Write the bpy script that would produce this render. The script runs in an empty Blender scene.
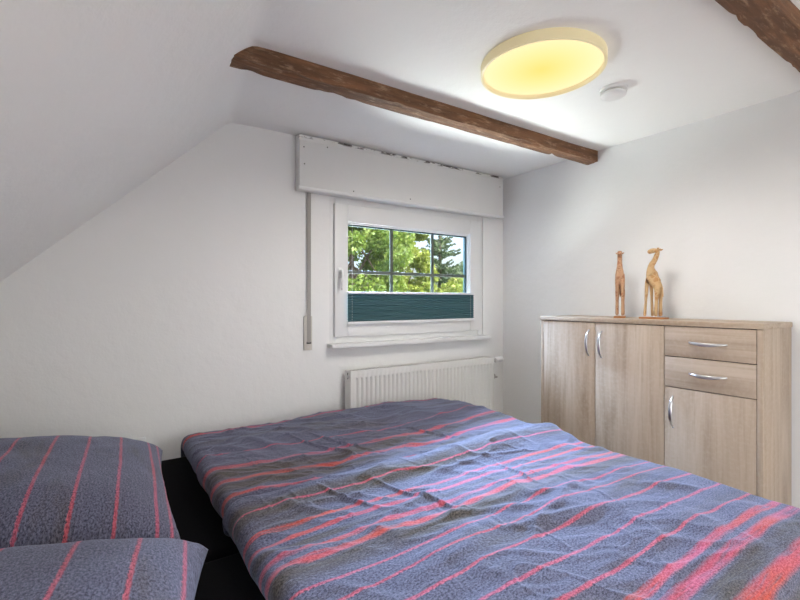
import bpy, bmesh, math, random
import numpy as np
from mathutils import Vector, Matrix

random.seed(7); np.random.seed(7)
S = bpy.context.scene
COL = S.collection

# ------------------------------------------------------------------ camera
cam_d = bpy.data.cameras.new('camera'); cam = bpy.data.objects.new('camera', cam_d); COL.objects.link(cam)
cam.location = (-2.76, -2.61, 1.25)
cam.rotation_euler = (math.radians(90), 0, -math.radians(33.7))
cam_d.sensor_width = 36; cam_d.lens = 36 * 450 / 800; cam_d.clip_start = 0.02; cam_d.clip_end = 500
S.camera = cam

# ------------------------------------------------------------------ world, sun, daylight and fill lamps, exposure
W = bpy.data.worlds.new('world'); S.world = W; W.use_nodes = True
wn = W.node_tree.nodes; wl = W.node_tree.links; wn.clear()
sky = wn.new('ShaderNodeTexSky'); sky.sky_type = 'NISHITA'; sky.sun_disc = False
sky.sun_elevation = math.radians(48); sky.sun_rotation = math.radians(140); sky.dust_density = 6.0; sky.air_density = .7
bg = wn.new('ShaderNodeBackground'); bg.inputs['Strength'].default_value = 0.60
wo = wn.new('ShaderNodeOutputWorld')
wl.new(sky.outputs[0], bg.inputs[0]); wl.new(bg.outputs[0], wo.inputs[0])

def light(name, kind, loc, target, energy, color, sx=1, sy=None):
    d = bpy.data.lights.new(name, kind); o = bpy.data.objects.new(name, d); COL.objects.link(o)
    o.location = loc; d.energy = energy; d.color = color
    o.rotation_euler = (Vector(target) - Vector(loc)).to_track_quat('-Z', 'Y').to_euler()
    if kind == 'AREA':
        d.shape = 'RECTANGLE'; d.size = sx; d.size_y = sy or sx
    return o

sun = light('sun', 'SUN', (6, -6, 9), (6 - .50, -6 + .55, 9 - .67), 3.6, (1.0, .95, .84)); sun.data.angle = 0.01
# fill lamp at an added roof window in the slope behind the camera
light('roof_fill_lamp', 'AREA', (-3.02, -2.62, 1.98), (-3.02 + .69, -2.62, 1.98 - .72), 27, (.88, .94, 1.0), 1.0, 0.85)
# added area lamp standing in for open sky, shining in through the gable window
light('gable_sky_lamp', 'AREA', (0.2, 1.35, 3.05), (-1.2, -.9, 0.6), 3000, (.50, .67, 1.0), 3.2, 1.5)
# added area lamp below the gable window, standing in for sunlit ground
light('gable_ground_lamp', 'AREA', (0.2, .70, 0.32), (0.0, -.1, 1.6), 690, (.97, 1.0, 1.0), 4.8, 1.1)
# fill lamp at an added glazed door in the wall behind the camera
light('rear_fill_lamp', 'AREA', (-1.35, -3.88, 1.05), (-1.0, 0, 3.4), 17, (1.0, .985, .97), 1.3, 1.8)

S.view_settings.view_transform = 'Standard'; S.view_settings.look = 'None'
S.view_settings.gamma = 1.0; S.view_settings.exposure = 0.46
S.view_settings.use_curve_mapping = False

# ------------------------------------------------------------------ helpers
class MB:
    """collects vertices and faces in world coordinates"""
    def __init__(s): s.v = []; s.f = []
    def add(s, vs, fs):
        n = len(s.v); s.v += [tuple(map(float, p)) for p in vs]; s.f += [tuple(i + n for i in f) for f in fs]; return s
    def box(s, x0, x1, y0, y1, z0, z1):
        x0, x1 = sorted((x0, x1)); y0, y1 = sorted((y0, y1)); z0, z1 = sorted((z0, z1))
        return s.add([(x0,y0,z0),(x1,y0,z0),(x1,y1,z0),(x0,y1,z0),(x0,y0,z1),(x1,y0,z1),(x1,y1,z1),(x0,y1,z1)],
                     [(0,3,2,1),(4,5,6,7),(0,1,5,4),(1,2,6,5),(2,3,7,6),(3,0,4,7)])
    def lathe(s, c, prof, seg=32, axis='Z', cap=True):
        """prof: list of (radius, height along axis)"""
        c = Vector(c); vs = []; fs = []
        for r, h in prof:
            for k in range(seg):
                a = 2 * math.pi * k / seg; u, w = r * math.cos(a), r * math.sin(a)
                p = {'Z': (u, w, h), 'X': (h, u, w), 'Y': (w, h, u)}[axis]; vs.append(c + Vector(p))
        for i in range(len(prof) - 1):
            for k in range(seg):
                k2 = (k + 1) % seg
                fs.append((i*seg+k, i*seg+k2, (i+1)*seg+k2, (i+1)*seg+k))
        if cap:
            fs.append(tuple(reversed(range(seg)))); fs.append(tuple((len(prof)-1)*seg + k for k in range(seg)))
        return s.add(vs, fs)
    def tube(s, pts, rad, seg=8, flat=1.0, up=(0,0,1)):
        """tube through pts; rad scalar or list; flat squashes along up"""
        pts = [Vector(p) for p in pts]; n = len(pts)
        rad = rad if hasattr(rad, '__len__') else [rad] * n
        vs = []; fs = []; up = Vector(up)
        for i, p in enumerate(pts):
            t = (pts[min(i+1, n-1)] - pts[max(i-1, 0)]).normalized()
            a = t.cross(up)
            if a.length < 1e-4: a = t.cross(Vector((1, .1, 0)))
            a.normalize(); b = a.cross(t).normalized()
            for k in range(seg):
                q = 2 * math.pi * k / seg
                vs.append(p + a * (rad[i] * math.cos(q)) + b * (rad[i] * flat * math.sin(q)))
        for i in range(n - 1):
            for k in range(seg):
                k2 = (k + 1) % seg; fs.append((i*seg+k, i*seg+k2, (i+1)*seg+k2, (i+1)*seg+k))
        fs.append(tuple(reversed(range(seg)))); fs.append(tuple((n-1)*seg + k for k in range(seg)))
        return s.add(vs, fs)

def root_of(o):
    while o.parent: o = o.parent
    return o

def obj(name, mb, mat, parent=None, bevel=0.0, smooth=False, seg=2, origin=None):
    """link mb as ONE mesh object; verts are world coordinates, stored relative to the root's location"""
    o0 = Vector(root_of(parent).location) if parent else Vector(origin or (0, 0, 0))
    me = bpy.data.meshes.new(name)
    me.from_pydata([tuple(Vector(p) - o0) for p in mb.v], [], mb.f); me.validate()
    bm = bmesh.new(); bm.from_mesh(me)
    bmesh.ops.recalc_face_normals(bm, faces=bm.faces)
    if bevel:
        es = [e for e in bm.edges if len(e.link_faces) == 2 and e.calc_face_angle(0) > .6]
        bmesh.ops.bevel(bm, geom=es, offset=bevel, segments=seg, profile=.5, affect='EDGES', clamp_overlap=True)
    bm.to_mesh(me); bm.free()
    if smooth or bevel:
        me.polygons.foreach_set('use_smooth', [True] * len(me.polygons))
        if bevel or smooth == 'auto':
            me.set_sharp_from_angle(angle=math.radians(40))
    o = bpy.data.objects.new(name, me); COL.objects.link(o)
    if mat: me.materials.append(mat)
    if parent: o.parent = parent
    else: o.location = o0
    return o

def tag(o, label, cat, group=None):
    o['label'] = label; o['category'] = cat
    if group: o['group'] = group
    return o
def thing(name, label, cat, loc, group=None):
    o = bpy.data.objects.new(name, None); COL.objects.link(o); o.location = loc; o.empty_display_size = .05
    return tag(o, label, cat, group)
def struct(o, label=None, cat=None):
    o['kind'] = 'structure'
    if label: o['label'] = label
    if cat: o['category'] = cat
    return o

# ---- value noise in numpy
_perm = np.random.RandomState(3).rand(256, 256)
def vnoise(x, y):
    xi = np.floor(x).astype(int); yi = np.floor(y).astype(int)
    fx = x - xi; fy = y - yi; fx = fx*fx*(3-2*fx); fy = fy*fy*(3-2*fy)
    g = lambda a, b: _perm[a % 256, b % 256]
    return (g(xi,yi)*(1-fx)+g(xi+1,yi)*fx)*(1-fy) + (g(xi,yi+1)*(1-fx)+g(xi+1,yi+1)*fx)*fy - .5
def fbm(x, y, o=3):
    return sum(vnoise(x*2**k + 17*k, y*2**k + 31*k) / 2**k for k in range(o))

# ------------------------------------------------------------------ materials
def new_mat(name):
    m = bpy.data.materials.new(name); m.use_nodes = True
    nt = m.node_tree; b = nt.nodes['Principled BSDF']
    return m, nt, b
class NT:
    """tiny node helper"""
    def __init__(s, nt): s.nt = nt
    def n(s, t, **kw):
        x = s.nt.nodes.new(t)
        for k, v in kw.items():
            if k.startswith('i_'): 
                key = k[2:]; key = int(key) if key.isdigit() else key.replace('_', ' ')
                x.inputs[key].default_value = v
            else: setattr(x, k, v)
        return x
    def l(s, a, b): s.nt.links.new(a, b)
    def math(s, op, a, b=None, c=None, clamp=False):
        x = s.nt.nodes.new('ShaderNodeMath'); x.operation = op; x.use_clamp = clamp
        for i, v in enumerate((a, b, c)):
            if v is None: continue
            if hasattr(v, 'links') or hasattr(v, 'is_linked'): s.l(v, x.inputs[i])
            else: x.inputs[i].default_value = v
        return x.outputs[0]
    def mix(s, fac, a, b, blend='MIX'):
        x = s.nt.nodes.new('ShaderNodeMix'); x.data_type = 'RGBA'; x.blend_type = blend
        for sock, v in ((x.inputs[0], fac), (x.inputs[6], a), (x.inputs[7], b)):
            if hasattr(v, 'is_linked'): s.l(v, sock)
            else: sock.default_value = v if not isinstance(v, tuple) else (v + (1,))[:4]
        return x.outputs[2]
    def noise(s, vec, scale, detail=2, rough=.5, dist=0):
        x = s.nt.nodes.new('ShaderNodeTexNoise'); x.inputs['Scale'].default_value = scale
        x.inputs['Detail'].default_value = detail; x.inputs['Roughness'].default_value = rough
        x.inputs['Distortion'].default_value = dist
        if vec is not None: s.l(vec, x.inputs['Vector'])
        return x
    def maprange(s, v, a, b, c=0., d=1., smooth=False):
        x = s.nt.nodes.new('ShaderNodeMapRange'); s.l(v, x.inputs[0])
        if smooth: x.interpolation_type = 'SMOOTHSTEP'
        for i, q in enumerate((a, b, c, d)): x.inputs[i+1].default_value = q
        return x.outputs[0]
    def mapping(s, vec, scale=(1,1,1), loc=(0,0,0), rot=(0,0,0)):
        x = s.nt.nodes.new('ShaderNodeMapping'); s.l(vec, x.inputs[0])
        x.inputs['Scale'].default_value = scale; x.inputs['Location'].default_value = loc; x.inputs['Rotation'].default_value = rot
        return x.outputs[0]
    def bump(s, h, strength, dist, b):
        x = s.nt.nodes.new('ShaderNodeBump'); x.inputs['Strength'].default_value = strength; x.inputs['Distance'].default_value = dist
        s.l(h, x.inputs['Height']); s.l(x.outputs[0], b.inputs['Normal']); return x
def plain(name, col, rough=.5, metal=0, bump=0, bscale=60, var=0, **kw):
    m, nt, b = new_mat(name); h = NT(nt)
    b.inputs['Base Color'].default_value = (*col, 1); b.inputs['Roughness'].default_value = rough; b.inputs['Metallic'].default_value = metal
    for k, v in kw.items(): b.inputs[k.replace('_', ' ')].default_value = v
    tc = h.n('ShaderNodeTexCoord').outputs['Object']
    nz = h.noise(tc, bscale, 3)
    if var:
        h.l(h.mix(nz.outputs['Fac'], tuple(c*(1-var) for c in col), tuple(min(1, c*(1+var)) for c in col)), b.inputs['Base Color'])
    if bump: h.bump(nz.outputs['Fac'], bump, .002, b)
    return m

def plaster(name, col):
    m, nt, b = new_mat(name); h = NT(nt)
    tc = h.n('ShaderNodeTexCoord').outputs['Object']
    big = h.noise(tc, 1.7, 4, .6); fine = h.noise(tc, 9, 5, .6); grain = h.noise(tc, 120, 2)
    c = h.mix(h.maprange(big.outputs['Fac'], .3, .7), tuple(x*.985 for x in col), col)
    h.l(c, b.inputs['Base Color']); b.inputs['Roughness'].default_value = .9
    b.inputs['Specular IOR Level'].default_value = .2
    ht = h.math('ADD', h.math('MULTIPLY', fine.outputs['Fac'], 1.0), h.math('MULTIPLY', grain.outputs['Fac'], .12))
    h.bump(ht, .35, .012, b)
    return m
M_wall = plaster('wall_plaster', (.855, .85, .845))
M_ceil = plaster('ceiling_plaster', (.895, .892, .885))

def wood_beam(name):
    m, nt, b = new_mat(name); h = NT(nt)
    tc = h.n('ShaderNodeTexCoord').outputs['Object']
    v = h.mapping(tc, (1.2, 14, 14))
    g = h.noise(v, 2.2, 6, .65, 1.2); big = h.noise(tc, 5, 3)
    r = h.n('ShaderNodeValToRGB'); h.l(g.outputs['Fac'], r.inputs[0])
    e = r.color_ramp.elements; e[0].position = .28; e[0].color = (.070, .031, .014, 1); e[1].position = .72; e[1].color = (.28, .13, .06, 1)
    x = e.new(.5); x.color = (.16, .072, .032, 1)
    # plaster smears and worn pale patches of their own shape
    worn = h.maprange(h.noise(h.mapping(tc, (3.5, 18, 18)), 2.6, 5, .75).outputs['Fac'], .53, .68)
    c = h.mix(h.math('MULTIPLY', worn, .7), r.outputs[0], (.46, .30, .19))
    h.l(c, b.inputs['Base Color']); b.inputs['Roughness'].default_value = .72
    h.bump(h.math('ADD', g.outputs['Fac'], h.math('MULTIPLY', big.outputs['Fac'], .7)), .8, .012, b)
    return m
M_beam = wood_beam('old_timber')

def oak(name, axis):
    """pale grey-beige sawn oak foil; axis = grain direction (2 vertical, 1 along the wall)"""
    m, nt, b = new_mat(name); h = NT(nt)
    tc = h.n('ShaderNodeTexCoord').outputs['Object']
    inf = h.n('ShaderNodeObjectInfo')
    off = h.n('ShaderNodeVectorMath', operation='ADD'); h.l(tc, off.inputs[0])
    cmb = h.n('ShaderNodeCombineXYZ'); 
    h.l(h.math('MULTIPLY', inf.outputs['Random'], 3.), cmb.inputs[0]); h.l(h.math('MULTIPLY', inf.outputs['Random'], 7.), cmb.inputs[1 if axis == 2 else 2])
    h.l(cmb.outputs[0], off.inputs[1]); p = off.outputs[0]
    sc = [9, 9, 9]; sc[axis] = .7
    fl = h.noise(h.mapping(p, tuple(sc)), 1.0, 4, .55, 1.4)
    sc2 = [55, 55, 55]; sc2[axis] = 2.0
    fi = h.noise(h.mapping(p, tuple(sc2)), 1.0, 3, .6)
    sc3 = [26, 26, 26]; sc3[axis] = 30
    saw = h.noise(h.mapping(p, tuple(sc3)), 2.0, 2, .5)
    r = h.n('ShaderNodeValToRGB'); h.l(fl.outputs['Fac'], r.inputs[0])
    e = r.color_ramp.elements; e[0].position = .30; e[0].color = (.36, .262, .18, 1); e[1].position = .70; e[1].color = (.60, .49, .385, 1)
    x = e.new(.48); x.color = (.50, .392, .295, 1)
    c = h.mix(h.maprange(fi.outputs['Fac'], .52, .80, 0, .40), r.outputs[0], (.29, .20, .13))
    c = h.mix(h.maprange(saw.outputs['Fac'], .45, .7, 0, .22), c, (.62, .53, .43))
    h.l(c, b.inputs['Base Color']); b.inputs['Roughness'].default_value = .5; b.inputs['Specular IOR Level'].default_value = .35
    h.bump(fi.outputs['Fac'], .12, .002, b)
    return m
M_oak_v = oak('sonoma_oak_upright', 2); M_oak_h = oak('sonoma_oak_across', 1)

M_white = plain('white_plastic', (.80, .80, .80), .35, bump=.03)
M_paint = plain('white_radiator_enamel', (.78, .77, .74), .32, bump=.02)
M_chrome = plain('brushed_steel', (.62, .60, .60), .28, 1.0, var=.06, bscale=200)
M_dark = plain('dark_gap', (.02, .02, .022), .8, var=.2)
M_black = plain('black_fabric', (.004, .004, .005), .95, bump=.3, bscale=300, var=.4, Specular_IOR_Level=.08)
M_grey = plain('grey_webbing', (.36, .34, .32), .85, bump=.4, bscale=400, var=.12)
M_beige = plain('ivory_plastic', (.60, .57, .52), .45, var=.03)
M_rail = plain('white_aluminium', (.82, .83, .85), .35, bump=.02)
M_munt = plain('grey_green_glazing_bar', (.085, .10, .08), .5, var=.08)
M_seal = plain('dark_teal_gasket', (.012, .045, .048), .5, var=.1)
M_floor = plain('floor_boards', (.55, .44, .33), .45, var=.25, bscale=4)
M_soil = plain('lawn', (.10, .17, .045), .95, var=.4, bscale=2.5)
M_bark = plain('bark', (.12, .085, .06), .95, bump=.6, bscale=25, var=.4)

def glass_mat():
    m, nt, b = new_mat('window_glass'); h = NT(nt); nt.nodes.remove(b)
    out = [n for n in nt.nodes if n.type == 'OUTPUT_MATERIAL'][0]
    t = h.n('ShaderNodeBsdfTransparent'); t.inputs[0].default_value = (.96, .985, .975, 1)
    g = h.n('ShaderNodeBsdfGlossy'); g.inputs['Roughness'].default_value = .02
    f = h.n('ShaderNodeFresnel'); f.inputs['IOR'].default_value = 1.35
    mx = h.n('ShaderNodeMixShader'); h.l(f.outputs[0], mx.inputs[0]); h.l(t.outputs[0], mx.inputs[1]); h.l(g.outputs[0], mx.inputs[2])
    h.l(mx.outputs[0], out.inputs[0]); return m
M_glass = glass_mat()

def blind_mat():
    m, nt, b = new_mat('teal_pleated_cloth'); h = NT(nt)
    tc = h.n('ShaderNodeTexCoord').outputs['Object']
    nz = h.noise(h.mapping(tc, (3, 3, 40)), 4, 3)
    h.l(h.mix(nz.outputs['Fac'], (.070, .150, .170), (.085, .175, .195)), b.inputs['Base Color']); b.inputs['Roughness'].default_value = .85
    tr = h.n('ShaderNodeBsdfTranslucent'); tr.inputs[0].default_value = (.03, .13, .15, 1)
    out = [n for n in nt.nodes if n.type == 'OUTPUT_MATERIAL'][0]
    mx = h.n('ShaderNodeMixShader'); mx.inputs[0].default_value = .22
    h.l(b.outputs[0], mx.inputs[1]); h.l(tr.outputs[0], mx.inputs[2]); h.l(mx.outputs[0], out.inputs[0])
    return m
M_blind = blind_mat()

def shutter_paint():
    """painted board, with chipped paint along the top edge"""
    m, nt, b = new_mat('painted_board'); h = NT(nt)
    tc = h.n('ShaderNodeTexCoord').outputs['Object']
    sx = h.n('ShaderNodeSeparateXYZ'); h.l(tc, sx.inputs[0])
    n1 = h.noise(h.mapping(tc, (5, 1, 14)), 1.4, 5, .7); n2 = h.noise(tc, 3, 3)
    top = h.maprange(sx.outputs[2], .308, .318)
    chip = h.math('MULTIPLY', top, h.maprange(n1.outputs['Fac'], .50, .54))
    c = h.mix(n2.outputs['Fac'], (.74, .735, .72), (.79, .785, .775))
    h.l(h.mix(chip, c, (.06, .045, .04)), b.inputs['Base Color']); b.inputs['Roughness'].default_value = .55
    h.bump(h.noise(tc, 14, 4).outputs['Fac'], .25, .006, b); return m
M_board = shutter_paint()

# woven stripe bedding.  uv = metres along / across the cloth
def bedding(name, thin, thick, olive):
    m, nt, b = new_mat(name); h = NT(nt)
    uv = h.n('ShaderNodeUVMap').outputs[0]
    sp = h.n('ShaderNodeSeparateXYZ'); h.l(uv, sp.inputs[0])
    u, v = sp.outputs[0], sp.outputs[1]
    # thread level irregularity, melange yarn, slow drift between blue-grey and brown along the cloth
    thr = h.noise(h.mapping(uv, (110, 520, 1)), 1.0, 2, .6); mel = h.noise(h.mapping(uv, (150, 210, 1)), 1.0, 4, .8)
    low = h.noise(h.mapping(uv, (1.5, 6.0, 1)), 1.0, 4, .6); wob = h.noise(h.mapping(uv, (3, 2, 1)), 1.0, 2)
    thin_w = h.noise(h.mapping(uv, (5, 60, 1)), 1.0, 3, .6)
    vv = h.math('ADD', v, h.math('MULTIPLY', h.math('SUBTRACT', mel.outputs['Fac'], .5), .016))
    vv = h.math('ADD', vv, h.math('MULTIPLY', h.math('SUBTRACT', wob.outputs['Fac'], .5), .012))
    def mask(lst):
        acc = None
        for c, w in lst:
            d = h.math('ABSOLUTE', h.math('SUBTRACT', vv, c)); q = h.maprange(d, w*.6, w*1.25, 1., 0.)
            acc = q if acc is None else h.math('MAXIMUM', acc, q)
        return acc
    def soft(lst):
        acc = None
        for c, w in lst:
            d = h.math('ABSOLUTE', h.math('SUBTRACT', v, c)); q = h.maprange(d, w*.35, w*1.2, 1., 0., True)
            acc = q if acc is None else h.math('MAXIMUM', acc, q)
        return acc
    fac = h.maprange(mel.outputs['Fac'], .39, .61)
    base = h.mix(fac, (.034, .036, .060), (.185, .188, .270))
    brown = h.mix(fac, (.026, .021, .016), (.135, .112, .088))
    patch = h.maprange(low.outputs['Fac'], .52, .70, 0., .75)
    if olive:
        patch = h.math('MAXIMUM', patch, h.math('MULTIPLY', soft(olive), h.maprange(low.outputs['Fac'], .36, .56, .15, .95)))
    c = h.mix(patch, base, brown)
    warm = h.maprange(low.outputs['Fac'], .42, .60)
    pk = h.mix(fac, (.30, .040, .075), (.60, .155, .235)); rd = h.mix(fac, (.34, .035, .022), (.63, .125, .085))
    tk = h.mix(warm, pk, rd)
    tn = h.mix(h.math('MULTIPLY', warm, .6), h.mix(fac, (.24, .04, .075), (.66, .17, .26)), h.mix(fac, (.26, .03, .03), (.66, .12, .10)))
    gaps = h.maprange(thin_w.outputs['Fac'], .36, .50, .35, 1.)
    if thick: c = h.mix(h.math('MULTIPLY', mask(thick), gaps), c, tk)
    c = h.mix(h.math('MULTIPLY', mask(thin), h.maprange(mel.outputs['Fac'], .30, .48, .45, .95)), c, tn)
    h.l(c, b.inputs['Base Color']); b.inputs['Roughness'].default_value = .9
    b.inputs['Specular IOR Level'].default_value = .15
    b.inputs['Sheen Weight'].default_value = .28; b.inputs['Sheen Roughness'].default_value = .45; b.inputs['Sheen Tint'].default_value = (.72, .78, 1, 1)
    cre = h.noise(h.mapping(uv, (7, 22, 1), rot=(0, 0, .5)), 1.0, 5, .62, .8)
    h.bump(h.math('ADD', h.math('MULTIPLY', cre.outputs['Fac'], 1.), h.math('MULTIPLY', mel.outputs['Fac'], .12)), .55, .014, b)
    return m

# ------------------------------------------------------------------ room shell
CEIL = 2.24; RX0 = -3.50; RY0 = -3.80
ridge = lambda y: -2.165 + .125 * y
def slope_z(x, y): return CEIL - .953 * (ridge(y) - x) if x < ridge(y) else CEIL

struct(obj('floor', MB().box(RX0 - .1, .1, RY0 - .1, .1, -.12, 0), M_floor))
struct(obj('wall_right', MB().box(0, .25, RY0 - .25, .35, 0, CEIL + .15), M_wall))
wb = MB()                                   # gable wall around its window opening
OX0, OX1, OZ0, OZ1 = -1.555, -.228, .965, 1.93
wb.box(RX0 - .25, OX0, 0, .22, 0, CEIL + .15); wb.box(OX1, 0, 0, .22, 0, CEIL + .15)
wb.box(OX0, OX1, 0, .22, 0, OZ0); wb.box(OX0, OX1, 0, .22, OZ1, CEIL + .15)
struct(obj('wall_back', wb, M_wall))
wn_ = MB()                                  # wall behind the camera, open for the added glazed door
NX0, NX1, NZ0, NZ1 = -2.05, -.65, .06, 2.05
wn_.box(RX0 - .25, NX0, RY0 - .25, RY0, 0, CEIL + .15); wn_.box(NX1, 0, RY0 - .25, RY0, 0, CEIL + .15)
wn_.box(NX0, NX1, RY0 - .25, RY0, 0, NZ0); wn_.box(NX0, NX1, RY0 - .25, RY0, NZ1, CEIL + .15)
struct(obj('wall_near', wn_, M_wall))
struct(obj('wall_left', MB().box(RX0 - .2, RX0, RY0 - .2, .2, 0, 1.6), M_wall))

# ceiling: flat part, rounded bend and the roof slope as one plastered skin, with an opening for the added roof window
ys = [0.0, -.25, -.5, -.75, -1.0, -1.3, -1.6, -1.9, -2.10, -2.4, -2.65, -2.9, -3.15, -3.8]
offs = [2.9, 2.0, 1.4, .9, .5, .25, .12, .07, .045, .02, 0, -.02, -.045, -.07, -.12, -.2, -.30, -.44, -.6, -.78, -.92, -1.05, -1.4]
cm = MB(); verts = []; K = len(offs)
for y in ys:
    for d in offs:
        x = ridge(y) + d
        x = min(x, .05); x = max(x, RX0 - .05)
        dd = x - ridge(y); s = .953; k = .022       # smooth minimum for the rounded bend
        z = CEIL - s * (math.sqrt(dd * dd + k * k) - dd) / 2 
        z += .010 * float(fbm(np.array([x * 1.6]), np.array([y * 1.6]))[0])
        verts.append((x, y, z))
faces = []
for i in range(len(ys) - 1):
    for j in range(K - 1):
        if 8 <= i <= 11 and 17 <= j <= 19: continue   # added roof window opening (y -2.10..-3.15)
        a, b_, c, d = i*K+j, i*K+j+1, (i+1)*K+j+1, (i+1)*K+j
        faces.append((a, b_, c, d))
cm.add(verts, faces)
ceil = struct(obj('ceiling', cm, M_ceil, smooth=True))
bm = bmesh.new(); bm.from_mesh(ceil.data); bmesh.ops.remove_doubles(bm, verts=bm.verts, dist=1e-4)
bmesh.ops.recalc_face_normals(bm, faces=bm.faces)
if sum(f.normal.z for f in bm.faces) > 0: bmesh.ops.reverse_faces(bm, faces=bm.faces)
bm.to_mesh(ceil.data); bm.free()

# unseen roof window, added around the fill lamp: frame and pane in the slope
def slope_pt(i, j, off=0.):
    p = Vector(verts[i*K+j]); n = Vector((.69, 0, -.72)); return p + n * off
cs = [slope_pt(8, 17), slope_pt(8, 20), slope_pt(12, 20), slope_pt(12, 17)]
w2 = bpy.data.objects.new('added_roof_window', None); COL.objects.link(w2); w2.location = sum(cs, Vector()) / 4; struct(w2)
nrm = Vector((.69, 0, -.72)); ctr = sum(cs, Vector()) / 4
fr = MB(); inner = [c + (ctr - c) * .14 for c in cs]
for k in range(4):
    a, b_, c, d = cs[k], cs[(k+1) % 4], inner[(k+1) % 4], inner[k]
    q = [p + nrm * .02 for p in (a, b_, c, d)] + [p - nrm * .05 for p in (a, b_, c, d)]
    fr.add(q, [(0,1,2,3),(7,6,5,4),(0,4,5,1),(1,5,6,2),(2,6,7,3),(3,7,4,0)])
obj('window_frame', fr, M_white, w2)
obj('pane', MB().add(inner, [(0,1,2,3)]), M_glass, w2)
# unseen glazed door behind the camera, added around the fill lamp
w3 = bpy.data.objects.new('added_rear_door', None); COL.objects.link(w3); w3.location = ((NX0+NX1)/2, RY0, NZ0); struct(w3)
f3 = MB(); y0, y1 = RY0 - .02, RY0 - .07
f3.box(NX0, NX0+.07, y0, y1, NZ0, NZ1).box(NX1-.07, NX1, y0, y1, NZ0, NZ1).box(NX0, NX1, y0, y1, NZ0, NZ0+.07).box(NX0, NX1, y0, y1, NZ1-.07, NZ1)
obj('door_frame', f3, M_white, w3)
obj('pane', MB().box(NX0+.06, NX1-.06, RY0-.045, RY0-.041, NZ0+.06, NZ1-.06), M_glass, w3)

# ------------------------------------------------------------------ gable window
w1 = bpy.data.objects.new('window_1', None); COL.objects.link(w1); w1.location = ((OX0+OX1)/2, .03, OZ0); struct(w1)
def ring(x0, x1, z0, z1, l, r, bt, tp, ya, yb):
    m = MB(); m.box(x0, x0+l, ya, yb, z0, z1); m.box(x1-r, x1, ya, yb, z0, z1)
    m.box(x0+l, x1-r, ya, yb, z0, z0+bt); m.box(x0+l, x1-r, ya, yb, z1-tp, z1); return m
obj('window_frame', ring(OX0, OX1, OZ0, OZ1, .05, .05, .06, .06, .008, .075), M_white, w1, .003)
SX0, SX1, SZ0, SZ1 = -1.523, -.262, 1.014, 1.866
sash = obj('sash', ring(SX0, SX1, SZ0, SZ1, .094, .112, .09, .112, -.012, .055), M_white, w1, .004)
GX0, GX1, GZ0, GZ1 = SX0+.094, SX1-.112, SZ0+.09, SZ1-.112
obj('glazing_bead', ring(GX0-.002, GX1+.002, GZ0-.002, GZ1+.002, .010, .010, .012, .012, .006, .03), M_white, sash, .003)
obj('gasket', ring(GX0+.006, GX1-.006, GZ0+.008, GZ1-.008, .008, .014, .008, .010, .022, .046), M_seal, sash)
mx = [-1.068, -.708]; mz = 1.435; hw = .011
xs = [GX0+.01, mx[0], mx[1], GX1-.01]; zs = [GZ0+.01, mz, GZ1-.01]
for i in range(3):
    for j in range(2):
        obj('pane', MB().box(xs[i], xs[i+1], .034, .038, zs[j], zs[j+1]), M_glass, sash)
for x in mx: obj('glazing_bar', MB().box(x-hw, x+hw, .030, .044, GZ0, GZ1), M_munt, sash, .002)
obj('glazing_bar', MB().box(GX0, GX1, .0295, .0445, mz-hw, mz+hw), M_munt, sash, .002)
hd = MB(); hx = -1.488                        # window handle, lever hanging down
hd.box(hx-.015, hx+.015, -.022, -.011, 1.385, 1.455)
handle = obj('handle', hd, M_white, w1, .005)
lv = MB().tube([(hx, -.012, 1.435), (hx, -.045, 1.435), (hx, -.052, 1.425), (hx, -.052, 1.36), (hx, -.05, 1.315)], [.009, .009, .010, .0095, .008], 10, 1, (1,0,0))
obj('lever', lv, M_white, handle, smooth='auto')
sl = MB().box(-1.568, -.206, -.072, .02, .947, .974)
obj('window_sill', sl, M_white, w1, .004)

# pleated blind on the sash
bl = thing('pleated_blind', 'dark teal pleated blind with white rails covering the bottom of the window', 'blind', (-.89, -.025, 1.09))
BX0, BX1 = -1.436, -.350
pm = MB(); np_ = 11; z0b, z1b = 1.108, 1.292; vs = []; fs = []
for k in range(2*np_ + 1):
    z = z0b + (z1b - z0b) * k / (2*np_); y = -.027 if k % 2 else -.019
    vs += [(BX0, y, z), (BX1, y, z)]
    if k: n = 2*k; fs.append((n-2, n-1, n+1, n))
pm.add(vs, fs)
cl = obj('pleated_cloth', pm, M_blind, bl)
md = cl.modifiers.new('thickness', 'SOLIDIFY'); md.thickness = .0012
obj('top_rail', MB().box(BX0, BX1, -.034, -.013, 1.290, 1.304), M_rail, bl, .003)
br = obj('bottom_rail', MB().box(BX0-.002, BX1+.002, -.036, -.013, 1.092, 1.110), M_rail, bl, .003)
obj('rail_grip', MB().box(-.91, -.85, -.042, -.035, 1.088, 1.096), M_rail, br, .002)
for x in (BX0+.03, BX1-.03):
    obj('tension_cord', MB().tube([(x, -.0235, 1.108), (x, -.0235, 1.748)], .0007, 6, 1, (1,0,0)), M_rail, bl)
for x in (BX0+.03, BX1-.03):
    obj('cord_bracket', MB().box(x-.008, x+.008, -.028, -.0115, 1.742, 1.757), M_rail, bl, .002)

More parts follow.
